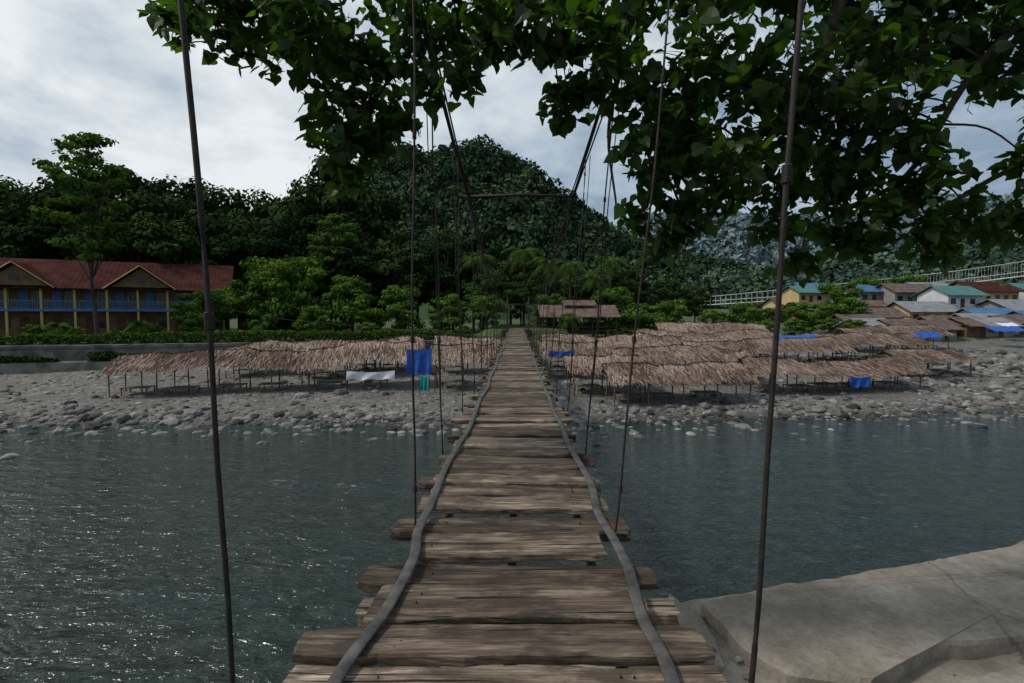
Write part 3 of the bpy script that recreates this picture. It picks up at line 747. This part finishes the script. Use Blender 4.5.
# ------------------------------------------------------------ overhanging tree
OT=empty('overhanging_tree')
g=Geo()
limbs=[
 [(8.2,1.5,2.4),(8.0,1.4,5.5),(7.6,1.5,8.0),(7.0,2.2,9.8)],
 [(7.2,2.0,9.4),(5.2,3.8,10.4),(3.0,4.8,10.3),(.6,5.2,10.2),(-1.4,5.1,9.7),(-3.2,5.0,9.5)],
 [(7.4,1.8,8.8),(5.2,4.2,9.9),(3.35,5.0,9.7),(2.95,5.1,8.9),(2.4,5.2,8.1),(1.7,5.3,7.6)],
 [(5.2,4.2,9.9),(4.6,5.2,9.0),(4.2,5.6,8.0),(3.3,5.7,7.5)],
 [(7.6,1.6,8.0),(6.8,4.2,8.8),(5.6,5.6,8.2),(4.7,6.0,7.6)],
 [(3.0,4.8,10.3),(1.6,6.0,9.9),(1.2,6.6,9.0),(1.3,6.6,7.8)],
 [(-.4,5.2,10.0),(-1.2,5.3,9.0),(-1.7,5.4,8.2)]]
rad=[(.34,.2),(.16,.03),(.085,.02),(.05,.015),(.06,.018),(.045,.012),(.022,.008)]
LP=[]
for l,(r0,r1) in zip(limbs,rad):
    P=smoothpath(l,6); n=len(P); tube(g,P,[r0+(r1-r0)*i/(n-1) for i in range(n)],8); LP+=P
LP=np.array([p[:] for p in LP[19:]])
CL=[(-3.2,2.95,.22),(-2.85,2.85,.28),(-2.5,2.85,.3),(-2.2,2.75,.3),(-1.9,2.75,.35),(-1.6,2.55,.3),(-1.75,2.2,.2),(-1.72,1.95,.22),(-1.72,1.65,.18),(-1.58,1.42,.14),(-1.4,1.7,.18),(-1.35,2.0,.25),(-1.2,2.4,.3),(-1.1,1.9,.14),(-.8,2.35,.2),(-.9,2.75,.3),(-.5,2.7,.28),(-.5,2.35,.15),(-.2,2.85,.28),(-.1,2.65,.15),(.2,2.85,.26),(.4,2.7,.22),
 (.5,2.25,.15),(.45,1.95,.11),(.8,2.25,.25),(.8,2.7,.3),(1.1,2.5,.3),(1.2,2.1,.26),(1.25,1.7,.22),(1.35,1.3,.2),(1.25,1.0,.14),(1.4,.7,.14),(1.6,.9,.25),(1.6,1.35,.3),(1.65,1.9,.35),(1.7,2.5,.42),(1.9,1.15,.2),(2.1,1.55,.33),(2.2,2.2,.45),
 (2.5,1.25,.28),(2.5,.85,.2),(2.75,.55,.12),(2.8,1.7,.4),(2.9,2.4,.46),(3.1,.85,.22),(3.1,1.25,.33),(3.4,.68,.14),(3.5,1.8,.42),(3.6,1.15,.3),(3.7,2.5,.46),(3.9,.85,.18),(4.0,1.5,.25),(4.15,.6,.11),(4.4,1.0,.24),(4.4,2.5,.42),(4.8,1.0,.22),(5.0,2.5,.4),(5.0,1.45,.2),(5.4,1.15,.3),(5.5,1.9,.35),
 (5.8,2.6,.5)]
extra=[]
for (a,b_,r) in CL:
    if r>=.33 and random.random()<.85: extra.append((a+random.uniform(-.15,.15),b_+random.uniform(-.05,.2),r*.85,.7))
CL=[(*q,0) for q in CL]+extra
for x in np.arange(-2.8,6.5,.6): CL.append((float(x),3.3+random.uniform(-.1,.2),.4,0))
for x in np.arange(1.0,6.5,.6): CL.append((float(x),3.15+random.uniform(-.1,.2),.4,.9))
for x in np.arange(.5,6.5,.8): CL.append((float(x),3.9+random.uniform(-.1,.25),.45,0))
LT=[(0,0,0),(.30,-.10,.03),(.48,.12,.05),(.45,.42,.05),(.24,.78,.02),(0,1.12,-.10),(-.24,.78,.02),(-.45,.42,.05),(-.48,.12,.05),(-.30,-.10,.03),(0,.42,-.03)]
LF=[(0,1,2,10),(10,2,3,4),(10,4,5),(10,5,6),(10,6,7,8),(10,8,9,0)]
lg=Geo(); rnd=random.Random(5)
for (cx_,dz_,r,dy) in CL:
    yc=5.1+rnd.uniform(-.3,.45)+dy; k=yc/5.0
    c=np.array([cx_*k,yc,CAMZ+dz_*k*.97]); r=r*(1+dy*.15)
    d2=np.linalg.norm(LP-c-np.array([0,0,.25]),axis=1); q=LP[int(np.argmin(d2))]
    mid=(q+c)/2+np.array([0,0,.15]); tube(g,smoothpath([q,mid,c],4),[.014-.001*i for i in range(9)],5)
    nt_=max(6,int(56*r))
    for j in range(nt_):
        d=rdir(1)[0]*r*1.2*np.array([1,1.3,1]); e=c+d; m_=c+d*.5+np.array([0,0,.06*r])
        tube(g,[c,m_,e],[.005,.0035,.002],4)
        nl=rnd.randint(6,9); u=rng.uniform(.25,1.1,nl)[:,None]
        P=c+d*u+rng.normal(0,.055,(nl,3))
        Yd=np.array([0,0,-.9])+rng.normal(0,.5,(nl,3))+.3*d/r; Zd=rng.normal(0,.6,(nl,3))+np.array([0,-.1,.75])
        place(lg,LT,LF,P,Zd,Yd,rng.uniform(.075,.158,nl),0,np.clip(rng.normal(.5,.28,nl),0,1))
g.obj('trunk_and_branches',M['bark'],OT,smooth=True)
lg.obj('leaves',M['leaf'],OT)

# ------------------------------------------------------------ world, sun, camera
el=math.radians(52); az=math.radians(-100)
wd=bpy.data.worlds.new('World'); scene.world=wd; wd.use_nodes=True; nt=wd.node_tree
bg=nt.nodes['Background']; bg.inputs[1].default_value=.1
sky=nt.nodes.new('ShaderNodeTexSky'); sky.sky_type='NISHITA'; sky.sun_disc=False; sky.sun_elevation=el; sky.sun_rotation=az
tc=nt.nodes.new('ShaderNodeTexCoord').outputs['Generated']
sp=nt.nodes.new('ShaderNodeSeparateXYZ'); nt.links.new(tc,sp.inputs[0])
mp=nt.nodes.new('ShaderNodeMapping'); mp.inputs['Scale'].default_value=(1,1,2.2); mp.inputs['Location'].default_value=(.35,.1,.2); nt.links.new(tc,mp.inputs[0])
n1=noise(nt,mp.outputs[0],2.4,7,.55,.35); n2=noise(nt,mp.outputs[0],6.0,5,.6,.3)
gx=mth(nt,'MULTIPLY_ADD',sp.outputs[0],-.60,.40)
f=mth(nt,'ADD',gx,mth(nt,'ADD',mth(nt,'MULTIPLY_ADD',n1,2.4,-1.2),mth(nt,'MULTIPLY_ADD',n2,1.2,-.6)))
cc=ramp(nt,f,[(.0,(2.6,3.5,4.6)),(.28,(4.1,5.0,6.0)),(.58,(5.9,6.6,7.2)),(.98,(8.2,8.6,8.9))])
cov=ramp(nt,n1,[(.25,(.75,.75,.75)),(.42,(1,1,1))])
c=mix(nt,cov,sky.outputs[0],cc); nt.links.new(c,bg.inputs[0])
sl=bpy.data.lights.new('sun','SUN'); sl.energy=2.4; sl.angle=math.radians(8); sl.color=(1,.93,.84)
so=bpy.data.objects.new('sun',sl); COL.objects.link(so)
dv=Vector((math.sin(az)*math.cos(el),math.cos(az)*math.cos(el),math.sin(el))); so.rotation_euler=dv.to_track_quat('Z','Y').to_euler(); so.location=(0,0,60)
cam=bpy.data.cameras.new('camera'); cam.lens=18; cam.sensor_width=36; cam.clip_end=6000; cam.clip_start=.05
co=bpy.data.objects.new('camera',cam); COL.objects.link(co); co.location=(.03,0,CAMZ); co.rotation_euler=(math.radians(90-2.96),0,math.radians(.56)); scene.camera=co
scene.view_settings.view_transform='Standard'; scene.view_settings.look='None'; scene.view_settings.exposure=0
